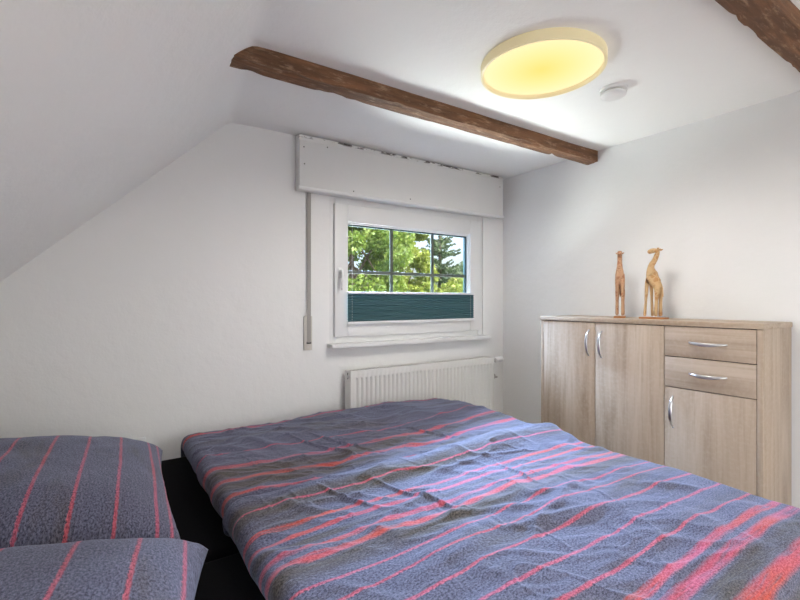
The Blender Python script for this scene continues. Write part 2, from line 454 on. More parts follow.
# roller shutter box above the window
bx = thing('roller_shutter_box', 'white painted board box of the roller shutter above the window', 'shutter box', (-.937, -.035, 1.905))
obj('front_board', MB().box(-1.779, -.075, -.070, -.052, 1.918, 2.2), M_board, bx, .003)
obj('end_board', MB().box(-1.779, -1.761, -.052, -.001, 1.918, 2.2), M_board, bx, .002)
obj('end_board', MB().box(-.093, -.075, -.052, -.001, 1.918, 2.2), M_board, bx, .002)
obj('top_board', MB().box(-1.779, -.075, -.068, -.001, 2.2, 2.232), M_board, bx)
obj('bottom_board', MB().box(-1.779, -.075, -.066, -.001, 1.906, 1.918), M_board, bx, .002)
obj('edge_strip', MB().tube([(-1.786, -.068, 1.915), (-.070, -.068, 1.915)], .011, 12), M_white, bx, smooth='auto')
for x, z in ((-1.752, 2.16), (-1.748, 2.06), (-1.60, 2.185), (-1.42, 1.94), (-.98, 1.945), (-.11, 2.15)):
    obj('screw', MB().lathe((x, -.0705, z), [(.004, 0), (.004, .002)], 10, 'Y'), M_dark, bx)

# pull strap and winder
st = thing('shutter_strap', 'grey roller shutter pull strap running down the wall into its winder plate', 'strap', (-1.695, -.008, .94))
obj('strap', MB().box(-1.708, -1.684, -.0135, -.0115, .99, 1.908), M_grey, st)
pl = obj('winder_plate', MB().box(-1.728, -1.674, -.010, -.0005, .943, 1.152), M_beige, st, .003)
obj('strap_slot', MB().box(-1.711, -1.681, -.0116, -.0096, .982, .994), M_dark, pl)
obj('screw', MB().lathe((-1.701, -.0112, .963), [(.005, 0), (.005, .0016)], 12, 'Y'), M_chrome, pl)
obj('screw', MB().lathe((-1.701, -.0112, 1.143), [(.004, 0), (.004, .0016)], 12, 'Y'), M_chrome, pl)

# ------------------------------------------------------------------ ceiling beams
def beam(label, y0, y1, zb, seed, name='ceiling_beam'):
    o = MB(); n = 110; rs = np.random.RandomState(seed); ph = rs.rand(8) * 9
    x0 = ridge((y0+y1)/2) - .16; x1 = .03; vs = []; fs = []
    prof = []
    for k in range(5): prof.append((y1, CEIL + .04 - (CEIL + .04 - zb) * k / 4))
    for k in range(1, 6): prof.append((y1 + (y0 - y1) * k / 6, zb))
    for k in range(5): prof.append((y0, zb + (CEIL + .04 - zb) * k / 4))
    P = len(prof)
    for i in range(n + 1):
        x = x0 + (x1 - x0) * i / n
        for j, (y, z) in enumerate(prof):
            dy = .004 * float(fbm(np.array([x*3 + ph[0]]), np.array([j*.7 + ph[1]]))[0])
            dz = .005 * float(fbm(np.array([x*4 + ph[2]]), np.array([j*.8 + ph[3]]))[0])
            edge = 1 if (4 <= j <= 5 or 9 <= j <= 10) else 0
            chip = max(0., float(fbm(np.array([x*9 + ph[4]]), np.array([ph[5] + (j > 7)*9]))[0]) - .05) * .035 if edge else 0
            cy = (y0 + y1) / 2
            vs.append((x, y + dy + (cy - y) * chip * 6, z + dz + chip * .7))
    for i in range(n):
        for j in range(P - 1): fs.append((i*P+j, i*P+j+1, (i+1)*P+j+1, (i+1)*P+j))
    fs.append(tuple(range(P))); fs.append(tuple(n*P + j for j in reversed(range(P))))
    o.add(vs, fs)
    b = obj(name, o, M_beam, smooth='auto', origin=((x0+x1)/2, (y0+y1)/2, zb))
    return tag(b, label, 'beam', 'timber beams under the ceiling')
beam('rough brown timber ceiling beam between the lamp and the roller shutter box', -.765, -.848, 2.17, 1)
beam('brown timber ceiling beam with plaster smears above the drawer end of the sideboard', -1.995, -2.090, 2.17, 5)

# ------------------------------------------------------------------ ceiling lamp, smoke alarm
def lamp():
    c = Vector((-1.222, -1.372, 2.199)); R = .251
    t = thing('ceiling_lamp', 'round flat ceiling lamp glowing yellow inside a cream rim', 'lamp', tuple(c))
    m, nt, b = new_mat('cream_lamp_rim'); b.inputs['Base Color'].default_value = (.72, .66, .45, 1); b.inputs['Roughness'].default_value = .5; b.inputs['Emission Color'].default_value = (1, .78, .38, 1); b.inputs['Emission Strength'].default_value = .16
    h = NT(nt); tc = h.n('ShaderNodeTexCoord').outputs['Object']; h.bump(h.noise(tc, 200, 2).outputs['Fac'], .05, .001, b)
    rim = MB().lathe(c, [(R-.012, .041), (R, .041), (R, .002), (R-.003, 0), (R-.008, 0), (R-.011, .003), (R-.014, .020), (R-.012, .041)], 96, cap=False)
    obj('rim', rim, m, t, smooth='auto')
    m2, nt, b = new_mat('glowing_diffuser'); h = NT(nt); nt.nodes.remove(b)
    out = [n for n in nt.nodes if n.type == 'OUTPUT_MATERIAL'][0]
    tc = h.n('ShaderNodeTexCoord').outputs['Object']
    ln = h.n('ShaderNodeVectorMath', operation='LENGTH'); h.l(tc, ln.inputs[0])
    r = h.n('ShaderNodeValToRGB'); h.l(h.math('DIVIDE', ln.outputs['Value'], R), r.inputs[0])
    e = r.color_ramp.elements; e[0].position = .0; e[0].color = (1.0, .64, .17, 1); e[1].position = .9; e[1].color = (1.0, .76, .42, 1)
    x = e.new(.45); x.color = (1.0, .71, .29, 1)
    em = h.n('ShaderNodeEmission'); em.inputs['Strength'].default_value = LAMP
    h.l(r.outputs[0], em.inputs[0]); h.l(em.outputs[0], out.inputs[0])
    df = MB().lathe(c, [(R-.012, .018), (R*.8, .016), (R*.5, .015), (.001, .0145)], 96)
    obj('diffuser', df, m2, t, smooth=True)
    obj('base_plate', MB().lathe(c, [(R-.013, .030), (R-.013, .040)], 64), M_white, t)
    # the lamp's own light: a ring of small sources just under the diffuser
    for n_, rr in ((3, .06), (7, .17)):
        for k in range(n_):
            a = 2*math.pi*(k + .3)/n_
            d = bpy.data.lights.new('lamp_bulb', 'SPOT'); d.spot_size = math.radians(172); d.spot_blend = .6; d.energy = BULB; d.color = (1.0, .96, .91); d.shadow_soft_size = 0
            q = bpy.data.objects.new('lamp_bulb', d); COL.objects.link(q); q.parent = t; q.location = (rr*math.cos(a), rr*math.sin(a), .006)
LAMP = .95; BULB = 3.05
lamp()

sm = thing('smoke_alarm', 'small round white smoke alarm on the ceiling beside the lamp', 'smoke alarm', (-.757, -1.41, 2.20))
cS = (-.757, -1.41, 2.198)
obj('base', MB().lathe(cS, [(.056, .026), (.060, .028), (.060, .044)], 40), M_white, sm, smooth='auto')
obj('vent_ring', MB().lathe(cS, [(.050, .018), (.050, .028)], 40), M_beige, sm, smooth='auto')
obj('cover', MB().lathe(cS, [(.030, 0), (.046, .003), (.056, .010), (.057, .019), (.050, .020)], 40), M_white, sm, smooth='auto')

# ------------------------------------------------------------------ radiator
rad = thing('radiator', 'white ribbed panel radiator on the wall under the window', 'radiator', (-.836, -.07, .20))
RX, RX1, RY, RZ0, RZ1 = -1.462, -.218, -.113, .20, .806
vs = []; fs = []; per = .0333; npx = int((RX1 - RX - .03) / per); xo = RX + (RX1 - RX - npx*per) / 2
xsl = [RX]; ysl = [0.]
for k in range(npx):
    x = xo + k*per
    for fx, d in ((0, 0), (.30, 0), (.42, .5), (.5, 1), (.72, 1), (.82, .5)): xsl.append(x + fx*per); ysl.append(d)
xsl += [xo + npx*per, RX1]; ysl += [0, 0]
zl = [(RZ0, 0), (RZ0+.04, 0), (RZ0+.052, 1), (RZ1-.056, 1), (RZ1-.044, 0), (RZ1-.003, 0)]
n = len(xsl)
for z, g in zl:
    for x, d in zip(xsl, ysl): vs.append((x, RY + .012*d*g, z))
for i in range(len(zl)-1):
    for k in range(n-1): fs.append((i*n+k, i*n+k+1, (i+1)*n+k+1, (i+1)*n+k))
b0 = len(vs); vs += [(RX, RY+.02, RZ0), (RX1, RY+.02, RZ0), (RX, RY+.02, RZ1-.003), (RX1, RY+.02, RZ1-.003)]
fs += [(b0, b0+1, b0+3, b0+2)]
obj('front_panel', MB().add(vs, fs), M_paint, rad, smooth='auto')
obj('back_panel', MB().box(RX+.01, RX1-.01, -.042, -.032, RZ0+.01, RZ1-.02), M_paint, rad, .002)
obj('convector_fins', MB().box(RX+.03, RX1-.03, -.085, -.05, RZ0+.03, RZ1-.04), M_paint, rad)
for xa in (RX - .001, RX1 - .002):
    sp = obj('side_panel', MB().box(xa, xa+.003, RY+.001, -.032, RZ0, RZ1-.002), M_paint, rad, .001)
    if xa < -1: 
        obj('vent_plug', MB().lathe((RX-.008, -.088, .770), [(.009, 0), (.011, .002), (.011, .008)], 16, 'X'), M_chrome, sp)
        obj('vent_slot', MB().box(RX-.0022, RX-.0008, -.078, -.070, .752, .792), M_dark, sp)
tg = MB(); tg.box(RX, RX1, RY+.001, RY+.010, RZ1-.008, RZ1); tg.box(RX, RX1, -.041, -.032, RZ1-.008, RZ1)
for k in range(60):
    x = RX + (RX1-RX-.006)*k/59; tg.box(x, x+.006, RY+.005, -.036, RZ1-.006, RZ1-.001)
obj('top_grille', tg, M_paint, rad)
for x in (-1.25, -.43): obj('wall_bracket', MB().box(x-.015, x+.015, -.033, 0.0, .30, .70), M_paint, rad)
obj('valve', MB().lathe((-.222, -.072, .778), [(.010, 0), (.010, .02), (.013, .022), (.013, .035), (.010, .037), (.010, .055)], 16, 'X'), M_chrome, rad, smooth='auto')
th = obj('thermostat_head', MB().lathe((-.172, -.072, .778), [(.014, 0), (.021, .004), (.022, .05), (.024, .056), (.023, .078), (.018, .084)], 24, 'X'), M_white, rad, smooth='auto')
obj('supply_pipe', MB().tube([(-.19, -.072, .775), (-.19, -.072, .66), (-.175, -.06, .64), (-.12, -.045, .635), (-.12, -.001, .635)], .008, 10, 1, (0,1,0.1)), M_grey, rad, smooth='auto')
obj('pipe_collar', MB().lathe((-.12, -.012, .635), [(.022, 0), (.022, .012)], 20, 'Y'), M_grey, rad)

# wall socket just above the far pillow
so = thing('wall_socket', 'white wall socket low on the window wall behind the pillow', 'socket', (-2.607, -.006, .475))
obj('cover_plate', MB().box(-2.647, -2.567, -.011, -.0005, .478, .558), M_white, so, .003)
obj('socket_well', MB().lathe((-2.607, -.0125, .518), [(.019, .004), (.019, 0), (.022, 0), (.022, .002)], 24, 'Y'), M_white, so, smooth='auto')

# ------------------------------------------------------------------ sideboard
sb = thing('sideboard', 'pale oak sideboard with three doors and two drawers on the right wall', 'sideboard', (-.18, -1.265, 0))
CF, CB = -.360, -.006; YL, YR = -.673, -1.858; TH = 1.145
obj('top_panel', MB().box(CF-.006, CB, YL+.004, YR-.004, TH-.024, TH), M_oak_h, sb, .0025)
obj('side_panel', MB().box(CF, CB, YL, YL-.019, 0, TH-.0245), M_oak_v, sb, .0015)
obj('side_panel', MB().box(CF, CB, YR, YR+.022, 0, TH-.0245), M_oak_v, sb, .0015)
obj('back_panel', MB().box(CB-.006, CB, YL-.019, YR+.022, .05, TH-.025), M_oak_v, sb)
obj('divider', MB().box(CF+.02, CB-.006, -1.437, -1.453, .07, TH-.025), M_oak_v, sb)
obj('bottom_panel', MB().box(CF+.02, CB-.006, YL-.019, YR+.022, .06, .078), M_oak_h, sb)
obj('plinth', MB().box(CF+.03, CF+.045, YL-.019, YR+.022, 0, .06), M_oak_h, sb)
obj('inner_shadow_liner', MB().box(CF+.0195, CF+.024, YL-.0195, YR+.0225, .078, TH-.0245), M_dark, sb)
def bow_handle(c, horiz, parent, L=.150):
    c = Vector(c); pts = []; rad = []; N = 20
    for k in range(N + 1):
        t = -1 + 2*k/N; off = .031 * (1 - t*t) ** .8 + .001
        p = Vector((-off, t*L/2, 0)) if horiz else Vector((-off, 0, t*L/2))
        pts.append(c + p + Vector((0, 0, -.004*(1-t*t) if horiz else 0))); rad.append(.0035 + .0055*(1 - abs(t)**2.2))  # droop and thicker middle stand in for the handle's crescent shadow
    m = MB().tube(pts, rad, 10, .55, (1, 0, 0))
    for t in (-1, 1):
        q = c + (Vector((0, t*L/2*.985, 0)) if horiz else Vector((0, 0, t*L/2*.985)))
        m.lathe(q + Vector((-.004, 0, 0)), [(.0048, 0), (.0048, .0045)], 10, 'X')
    return obj('handle', m, M_chrome, parent, smooth='auto')
def front(name, ya, yb, za, zb, mat):
    return obj(name, MB().box(CF, CF+.018, ya, yb, za, zb), mat, sb, .0015)
d1 = front('door', -.6945, -1.0575, .07, 1.1175, M_oak_v); bow_handle((CF, -1.020, .998), False, d1)
d2 = front('door', -1.0615, -1.443, .07, 1.1175, M_oak_v); bow_handle((CF, -1.100, .994), False, d2)
w1_ = front('drawer', -1.447, -1.8335, .9675, 1.1175, M_oak_h); bow_handle((CF, -1.642, 1.042), True, w1_, .158)
w2_ = front('drawer', -1.447, -1.8335, .8130, .9635, M_oak_h); bow_handle((CF, -1.642, .890), True, w2_, .158)
d3 = front('door', -1.447, -1.8335, .07, .8090, M_oak_v); bow_handle((CF, -1.488, .688), False, d3, .158)

# ------------------------------------------------------------------ carved giraffes
def carved(name, base, spot, dark=0.):
    m, nt, b = new_mat(name); h = NT(nt)
    tc = h.n('ShaderNodeTexCoord').outputs['Object']
    g = h.noise(h.mapping(tc, (40, 40, 9)), 2, 4, .6)
    v = h.n('ShaderNodeTexVoronoi', feature='DISTANCE_TO_EDGE'); v.inputs['Scale'].default_value = 42; h.l(tc, v.inputs['Vector'])
    pt = h.noise(tc, 16, 3)
    sp = h.math('MULTIPLY', h.maprange(v.outputs['Distance'], .06, .14), h.maprange(pt.outputs['Fac'], .44, .56))
    c = h.mix(g.outputs['Fac'], tuple(x*.75 for x in base), base)
    h.l(h.mix(h.math('MULTIPLY', sp, .8), c, spot), b.inputs['Base Color']); b.inputs['Roughness'].default_value = .5
    h.bump(g.outputs['Fac'], .3, .002, b); return m
M_gir1 = carved('carved_wood_reddish', (.62, .36, .20), (.34, .12, .045))
M_gir2 = carved('carved_wood_pale', (.68, .45, .22), (.46, .22, .07))
M_gbase = plain('orange_brown_wood', (.45, .18, .05), .45, var=.25, bscale=30)
def skin_mesh(name, joints, edges, mat, parent, M, sub=2):
    """joints: list of (x, y, z, radius); one continuous body"""
    bm = bmesh.new(); lay = bm.verts.layers.skin.verify(); vs = []
    for k, (x, y, z, r) in enumerate(joints):
        v = bm.verts.new((x, y, z)); v[lay].radius = (r, r); v[lay].use_root = (k == 0); vs.append(v)
    for a, b in edges: bm.edges.new((vs[a], vs[b]))
    me = bpy.data.meshes.new(name); bm.to_mesh(me); bm.free()
    o = bpy.data.objects.new(name, me); COL.objects.link(o)
    s = o.modifiers.new('skin', 'SKIN'); s.use_smooth_shade = True
    u = o.modifiers.new('sub', 'SUBSURF'); u.levels = sub; u.render_levels = sub
    dg = bpy.context.evaluated_depsgraph_get(); dg.update()
    fin = bpy.data.meshes.new_from_object(o.evaluated_get(dg))
    bpy.data.objects.remove(o)
    fin.transform(M); fin.materials.clear(); fin.materials.append(mat); fin.name = name
    fin.polygons.foreach_set('use_smooth', [True] * len(fin.polygons))
    o = bpy.data.objects.new(name, fin); COL.objects.link(o); o.parent = parent; return o
def giraffe(loc, rz, label, mat, turn, neck_lean, leg_out):
    """carved giraffe; local x = forwards, head turned by `turn` radians about z"""
    t = thing('giraffe_figurine', label, 'figurine', loc, 'wooden giraffes on the sideboard')
    MR = Matrix.Rotation(rz, 4, 'Z'); M = MR @ Matrix.Diagonal((1, 1, 1.055, 1))
    o = obj('base', MB().box(-.068, .068, -.030, .030, 0, .010), M_gbase, None, .002); o.data.transform(MR); o.parent = t
    nl = neck_lean; hx = math.cos(turn); hy = math.sin(turn); H = Vector((.012 + nl, 0, .362))
    J = [(-.002, 0, .212, .025),        # trunk (root)
         (.016, 0, .240, .0245),        # chest
         (-.024, 0, .182, .0255),       # rump
         (.018, 0, .276, .0175),        # neck base
         (.012 + nl*.55, 0, .312, .0140),   # neck
         (H.x, H.y, H.z - .006, .0140), # nape
         (H.x + hx*.022, H.y + hy*.022, .361, .0160),   # brow
         (H.x + hx*.055, H.y + hy*.055, .352, .0110)]   # muzzle
    E_ = [(0, 1), (0, 2), (1, 3), (3, 4), (4, 5), (5, 6), (6, 7)]
    def leg(att, x0, y, x1, r):
        k = len(J); zt = .185 if att == 1 else .140
        J.extend([(x0, y, zt, r*1.3), ((x0+x1)/2, y*1.05, .095, r*.85), (x1, y*1.1, .012, r)]); E_.extend([(att, k), (k, k+1), (k+1, k+2)])
    leg(1, .030, .014, .042 + leg_out, .0085); leg(1, .020, -.014, .014, .0085)
    leg(2, -.024, .015, -.018, .0105); leg(2, -.030, -.015, -.028, .0105)
    k = len(J); J.append((-.046, 0, .160, .004)); J.append((-.049, 0, .115, .003)); E_ += [(2, k), (k, k+1)]
    skin_mesh('body', J, E_, mat, t, M)
    side = Vector((-hy, hx, 0)); hd = Vector((hx, hy, 0)); base = Vector((H.x, H.y, .3585))
    def bit(name, m, mt):
        q = obj(name, m, mt, None, smooth='auto'); q.data.transform(M); q.parent = t
    for s in (-1, 1):
        bit('ear', MB().tube([base + side*s*.006 - hd*.003, base + side*s*.015 - hd*.010 + Vector((0,0,.003)), base + side*s*.021 - hd*.017 + Vector((0,0,.006))], [.0055, .0080, .0035], 8, .6), mat)
        bit('horn', MB().tube([base + side*s*.006 + hd*.004, base + side*s*.0075 + Vector((0,0,.010)), base + side*s*.008 + Vector((0,0,.014))], [.0040, .0036, .0046], 8), mat)
        bit('eye', MB().lathe(base + hd*.026 + side*s*.0118, [(.0004, -.002), (.0022, -.0012), (.0022, .0012), (.0004, .002)], 8), M_dark)
    return t
giraffe((-.20, -1.116, TH), math.radians(-152), 'slim reddish wooden giraffe figurine facing forward, near the sideboard handles', M_gir1, 0.0, -.004, .0)
giraffe((-.20, -1.312, TH), math.radians(92), 'pale wooden giraffe figurine standing side-on with its head turned along the wall', M_gir2, .15, -.036, .0)

# ------------------------------------------------------------------ bed
bed = thing('double_bed', 'black upholstered double bed under the striped bedding', 'bed', (-2.07, -1.19, 0))
obj('bed_base', MB().box(-3.20, -.95, -.20, -2.20, .10, .30), M_black, bed, .015)
for x in (-3.1, -1.05):
    for y in (-.3, -2.1): obj('leg', MB().lathe((x, y, 0), [(.022, 0), (.030, .10)], 16), M_dark, bed)
obj('mattress', MB().box(-3.19, -.96, -.205, -1.198, .30, .495), M_black, bed, .03, seg=4)
obj('mattress', MB().box(-3.19, -.96, -1.202, -2.195, .30, .495), M_black, bed, .03, seg=4)
obj('headboard', MB().box(-3.29, -3.20, -.18, -2.22, .0, .98), M_black, bed, .02, seg=3)

def crease(x, y, ax, ay, bx_, by, w, amp):
    """ridge along segment a-b"""
    dx, dy = bx_-ax, by-ay; L2 = dx*dx + dy*dy
    t = np.clip(((x-ax)*dx + (y-ay)*dy)/L2, 0, 1)
    d = np.hypot(x - ax - t*dx, y - ay - t*dy)
    return amp * np.exp(-(d/w)**2) * np.sin(np.pi*np.clip(t, .03, .97))

def profile(n, a, b, styA, styB):
    """flat coordinate s, position p and drop for a cloth running from a to b.
    style ('roll', r): edge rolled under, lying; ('drape', r, L): bends over and hangs."""
    def edge(sty, m):
        out = []                         # from outer end inwards: (offset outward, drop, arclength)
        if sty[0] == 'roll':
            r = sty[1]
            for k in range(m):
                th = math.pi * .5 * (1 - k/(m-1)) * 1.75
                out.append((r*math.sin(th) if th < math.pi/2 else r*math.sin(th), r*(1-math.cos(th))))
        else:
            r, L = sty[1], sty[2]; m1 = m//2
            for k in range(m1): q = 1 - k/m1; out.append((r + .012*math.sin(q*2.2), r + L*q))
            for k in range(m-m1): th = math.pi/2*(1 - k/(m-m1-1)); out.append((r*math.sin(th), r*(1-math.cos(th))))
        return out
    m = 18
    A = edge(styA, m); B = edge(styB, m)
    rA, rB = styA[1], styB[1]; sg = 1 if b > a else -1
    pts = [(a + sg*rA - sg*o, d) for o, d in A]
    for k in range(1, n): t = k/n; pts.append((a + sg*rA + (b - sg*rB - a - sg*rA)*t, 0.))
    pts += [(b - sg*rB + sg*o, d) for o, d in reversed(B)]
    P = np.array(pts); ds = np.hypot(np.diff(P[:,0]), np.diff(P[:,1])); s = np.concatenate([[0], np.cumsum(ds)])
    s = s - s[m] + sg*0; flat = P[m,0] + sg*s
    return flat, P[:,0], P[:,1]

def duvet(name, label, xr, yr, top, sx, sy, mat, creases, seed, hump):
    fu, px, dx = profile(330, xr[0], xr[1], *sx)
    fv, py, dy = profile(230, yr[0], yr[1], *sy)
    U, V = np.meshgrid(fu, fv, indexing='ij'); X, Y = np.meshgrid(px, py, indexing='ij'); DX, DY = np.meshgrid(dx, dy, indexing='ij')
    drop = (DX**4 + DY**4)**.25
    up = np.exp(-(drop/.05)**2)
    o = seed * 13.7
    z = hump(X, Y)
    z += .030*fbm(X*1.9+o, Y*2.4+o, 2) + .013*fbm(X*4+Y*2+o, Y*6-X*2+o, 2)
    r = fbm(X*2.2+Y*3.0+o*2, Y*5.0-X*1.6+o, 3); z += .008*(1-np.minimum(1, np.abs(r)*5))     # soft crumple ridges
    r2 = fbm(X*5.5+Y*2.0+o*3, Y*11.0+X*2+o, 2); z += .0055*np.clip((-.9-X)/.4, .2, 1)*(1-np.minimum(1, np.abs(r2)*5))
    foot = np.clip((-.95-X)/.35, .15, 1)
    r3 = fbm(X*3.1-Y*5.5+o*5, Y*3.6+X*6.0+o, 2); z += .0032*foot*np.maximum(0, 1-np.abs(r3)*14)
    for c in creases: z += crease(X, Y, *c)
    Z = top - drop + z*np.clip(up + .25, 0, 1)
    # gathered, wavy edges
    gx = .014*fbm(Y*7+o, drop*6+o, 3)*np.clip(DX/.05, 0, 1)*np.clip((drop-DX)*-1+.6, 0, 1); gy = .030*fbm(X*5+o, drop*4+o, 3)*np.clip(DY/.05, 0, 1)
    X2 = X + gx + .014*fbm(Y*2+o, X*0+o)*np.clip(1-(X-xr[0])/.3, 0, 1); Y2 = Y + gy
    nu, nv = X.shape
    vs = np.stack([X2, Y2, Z], -1).reshape(-1, 3)
    idx = np.arange(nu*nv).reshape(nu, nv)
    fs = np.stack([idx[:-1,:-1], idx[1:,:-1], idx[1:,1:], idx[:-1,1:]], -1).reshape(-1, 4)
    me = bpy.data.meshes.new(name); ctr = np.array([(xr[0]+xr[1])/2, (yr[0]+yr[1])/2, top-.1])
    me.from_pydata((vs-ctr).tolist(), [], fs.tolist())
    uvl = me.uv_layers.new(name='UVMap'); li = np.zeros(len(me.loops), dtype=np.int32); me.loops.foreach_get('vertex_index', li)
    uvl.data.foreach_set('uv', np.stack([U.ravel()[li], V.ravel()[li]], -1).ravel())
    me.polygons.foreach_set('use_smooth', [True]*len(me.polygons)); me.materials.append(mat)
    ob = bpy.data.objects.new(name, me); COL.objects.link(ob); ob.location = ctr
    bmx = bmesh.new(); bmx.from_mesh(me); bmesh.ops.recalc_face_normals(bmx, faces=bmx.faces)
    if sum(f.normal.z for f in bmx.faces) < 0: bmesh.ops.reverse_faces(bmx, faces=bmx.faces)
    bmx.to_mesh(me); bmx.free()
    return tag(ob, label, 'duvet', 'duvets on the bed')
# the far half of the bed
M_d1 = bedding('striped_bedding_far', [(-.165, .006), (-.62, .004)], [(-.245, .011), (-.775, .016), (-.915, .015), (-1.062, .014)],
               [(-.845, .055), (-.985, .04)])
duvet('duvet', 'striped blue-grey duvet on the window half of the bed', (-2.43, -.83), (-1.105, -.165), .585,
      (('roll', .046), ('drape', .06, .26)), (('roll', .035), ('drape', .06, .22)), M_d1,
      [(-2.05, -.45, -1.80, -.98, .008, .012), (-1.93, -.50, -1.72, -.95, .008, .012), (-2.1, -.3, -1.85, -.55, .02, .012),
       (-1.46, -.62, -1.30, -1.0, .007, .012), (-2.38, -.5, -2.2, -.62, .02, .012), (-2.3, -.35, -2.05, -.7, .03, .012)], 1,
      lambda X, Y: .022*np.exp(-((X+1.0)/.35)**2 - ((Y+.55)/.4)**2) + .012*np.exp(-((X+1.9)/.5)**2 - ((Y+.45)/.3)**2))
M_d2 = bedding('striped_bedding_near', [(-1.215, .004), (-1.645, .0045), (-1.71, .0045), (-1.80, .005), (-1.895, .005), (-1.985, .005)],
               [(-1.335, .009), (-1.395, .010), (-1.485, .011), (-1.535, .014), (-2.060, .013), (-2.108, .016), (-2.205, .020), (-2.36, .02)],
               [(-1.585, .045), (-1.215, .065), (-2.157, .035), (-2.29, .05), (-1.44, .02)])
duvet('duvet', 'striped blue-grey duvet with broad red bands on the open half of the bed', (-2.43, -.83), (-2.25, -1.085), .590,
      (('roll', .050), ('drape', .07, .26)), (('drape', .09, .24), ('roll', .040)), M_d2,
      [(-2.15, -1.15, -2.02, -1.42, .008, .012), (-1.95, -1.2, -1.80, -1.60, .008, .012), (-1.43, -1.30, -1.50, -1.62, .007, .011),
       (-2.3, -1.2, -2.15, -1.35, .014, .010), (-1.2, -1.75, -1.0, -1.9, .02, .010), (-2.0, -1.5, -1.5, -1.75, .02, .012), (-1.9, -1.7, -1.3, -1.85, .025, .012)], 2,
      lambda X, Y: .042*np.exp(-((Y+1.15)/.10)**2)*np.clip((X+2.6)/.5, 0, 1) + .015*np.exp(-((X+1.5)/.6)**2-((Y+1.7)/.4)**2) - .03*np.clip((-1.75-Y)/.5, 0, 1))

# pillows
def pillow(label, c, rz, tilt, lx, ly, hh, mat, seed, roll=0., pinch=.075):
    n = 90; a = np.linspace(-1, 1, n); U, V = np.meshgrid(a, a, indexing='ij')
    Us, Vs = np.sin(U*np.pi/2), np.sin(V*np.pi/2)
    o = seed*9.1
    prof = np.clip((1-np.abs(Us)**3.2), 0, 1)**.50 * np.clip((1-np.abs(Vs)**3.2), 0, 1)**.50
    pin = 1 - pinch*(1-Vs**2)*np.abs(Us)**3; pin2 = 1 - pinch*(1-Us**2)*np.abs(Vs)**3
    X = Us*lx/2*pin; Y = Vs*ly/2*pin2
    wr = .018*fbm(X*5+o, Y*4+o, 3)*prof + .012*fbm(X*14+o, Y*4+o, 2)*np.clip(1.2-prof, 0, 1)*np.clip(prof*4, 0, 1)
    hem = .006*fbm(X*30+o, Y*30+o, 2)
    Zt = hh*.62*prof + wr + hem*(prof < .3); Zb = -hh*.38*prof + wr*.3
    Zt[prof < 1e-3] = 0; Zb[prof < 1e-3] = 0
    idx = np.arange(n*n).reshape(n, n)
    vs = np.concatenate([np.stack([X, Y, Zt], -1).reshape(-1,3), np.stack([X, Y, Zb], -1).reshape(-1,3)])
    q = np.stack([idx[:-1,:-1], idx[1:,:-1], idx[1:,1:], idx[:-1,1:]], -1).reshape(-1,4)
    fs = np.concatenate([q, q[:, ::-1] + n*n])
    Mx = Matrix.Translation(c) @ Matrix.Rotation(rz, 4, 'Z') @ Matrix.Rotation(tilt, 4, 'Y') @ Matrix.Rotation(roll, 4, 'X')
    name = 'pillow'; me = bpy.data.meshes.new(name); me.from_pydata(vs.tolist(), [], fs.tolist())
    uvl = me.uv_layers.new(name='UVMap'); li = np.zeros(len(me.loops), dtype=np.int32); me.loops.foreach_get('vertex_index', li)
    uu = np.concatenate([Y.ravel(), Y.ravel()])[li]; vv = np.concatenate([X.ravel(), X.ravel()])[li]
    uvl.data.foreach_set('uv', np.stack([uu, vv], -1).ravel())
    bmx = bmesh.new(); bmx.from_mesh(me); bmesh.ops.remove_doubles(bmx, verts=bmx.verts, dist=1e-5); bmx.to_mesh(me); bmx.free()
    me.polygons.foreach_set('use_smooth', [True]*len(me.polygons)); me.materials.append(mat)
    ob = bpy.data.objects.new(name, me); COL.objects.link(ob); ob.matrix_world = Mx
    return tag(ob, label, 'pillow', 'pillows on the bed')
stp = [(x, .0048) for x in (-.33, -.235, -.13, -.02, .085, .19)]
M_p1 = bedding('striped_pillowcase_far', stp + [(.295, .005), (.335, .005)], [(-.30, .012)], [(-.36, .05)])
M_p2 = bedding('striped_pillowcase_near', [(x, .0048) for x in (-.29, -.16, -.03, .10, .215, .31)], [], [])
pillow('striped pillow against the window wall, beside the black gap of mattress', (-2.905, -.735, .600), -.045, math.radians(8), .74, .99, .22, M_p1, 1)
pillow('striped pillow with a pointed corner, in front of the other pillow', (-2.955, -1.715, .618), -.16, math.radians(5), .74, .90, .25, M_p2, 2, pinch=.13)

# ------------------------------------------------------------------ outside: lawn and trees
struct(obj('ground', MB().add([(-60,.5,-2.8),(80,.5,-2.8),(80,120,-2.8),(-60,120,-2.8)], [(0,1,2,3)]), M_soil))
def leaf_mat(name, a, b_, trans=.35):
    m, nt, b = new_mat(name); h = NT(nt)
    gi = h.n('ShaderNodeNewGeometry'); tc = h.n('ShaderNodeTexCoord').outputs['Object']
    f = h.math('ADD', h.math('MULTIPLY', gi.outputs['Random Per Island'], .6), h.math('MULTIPLY', h.noise(tc, 1.3, 2).outputs['Fac'], .4))
    c = h.mix(f, a, b_); h.l(c, b.inputs['Base Color']); b.inputs['Roughness'].default_value = .55
    tr = h.n('ShaderNodeBsdfTranslucent'); h.l(c, tr.inputs[0])
    out = [n for n in nt.nodes if n.type == 'OUTPUT_MATERIAL'][0]
    mx_ = h.n('ShaderNodeMixShader'); mx_.inputs[0].default_value = trans
    h.l(b.outputs[0], mx_.inputs[1]); h.l(tr.outputs[0], mx_.inputs[2]); h.l(mx_.outputs[0], out.inputs[0]); return m
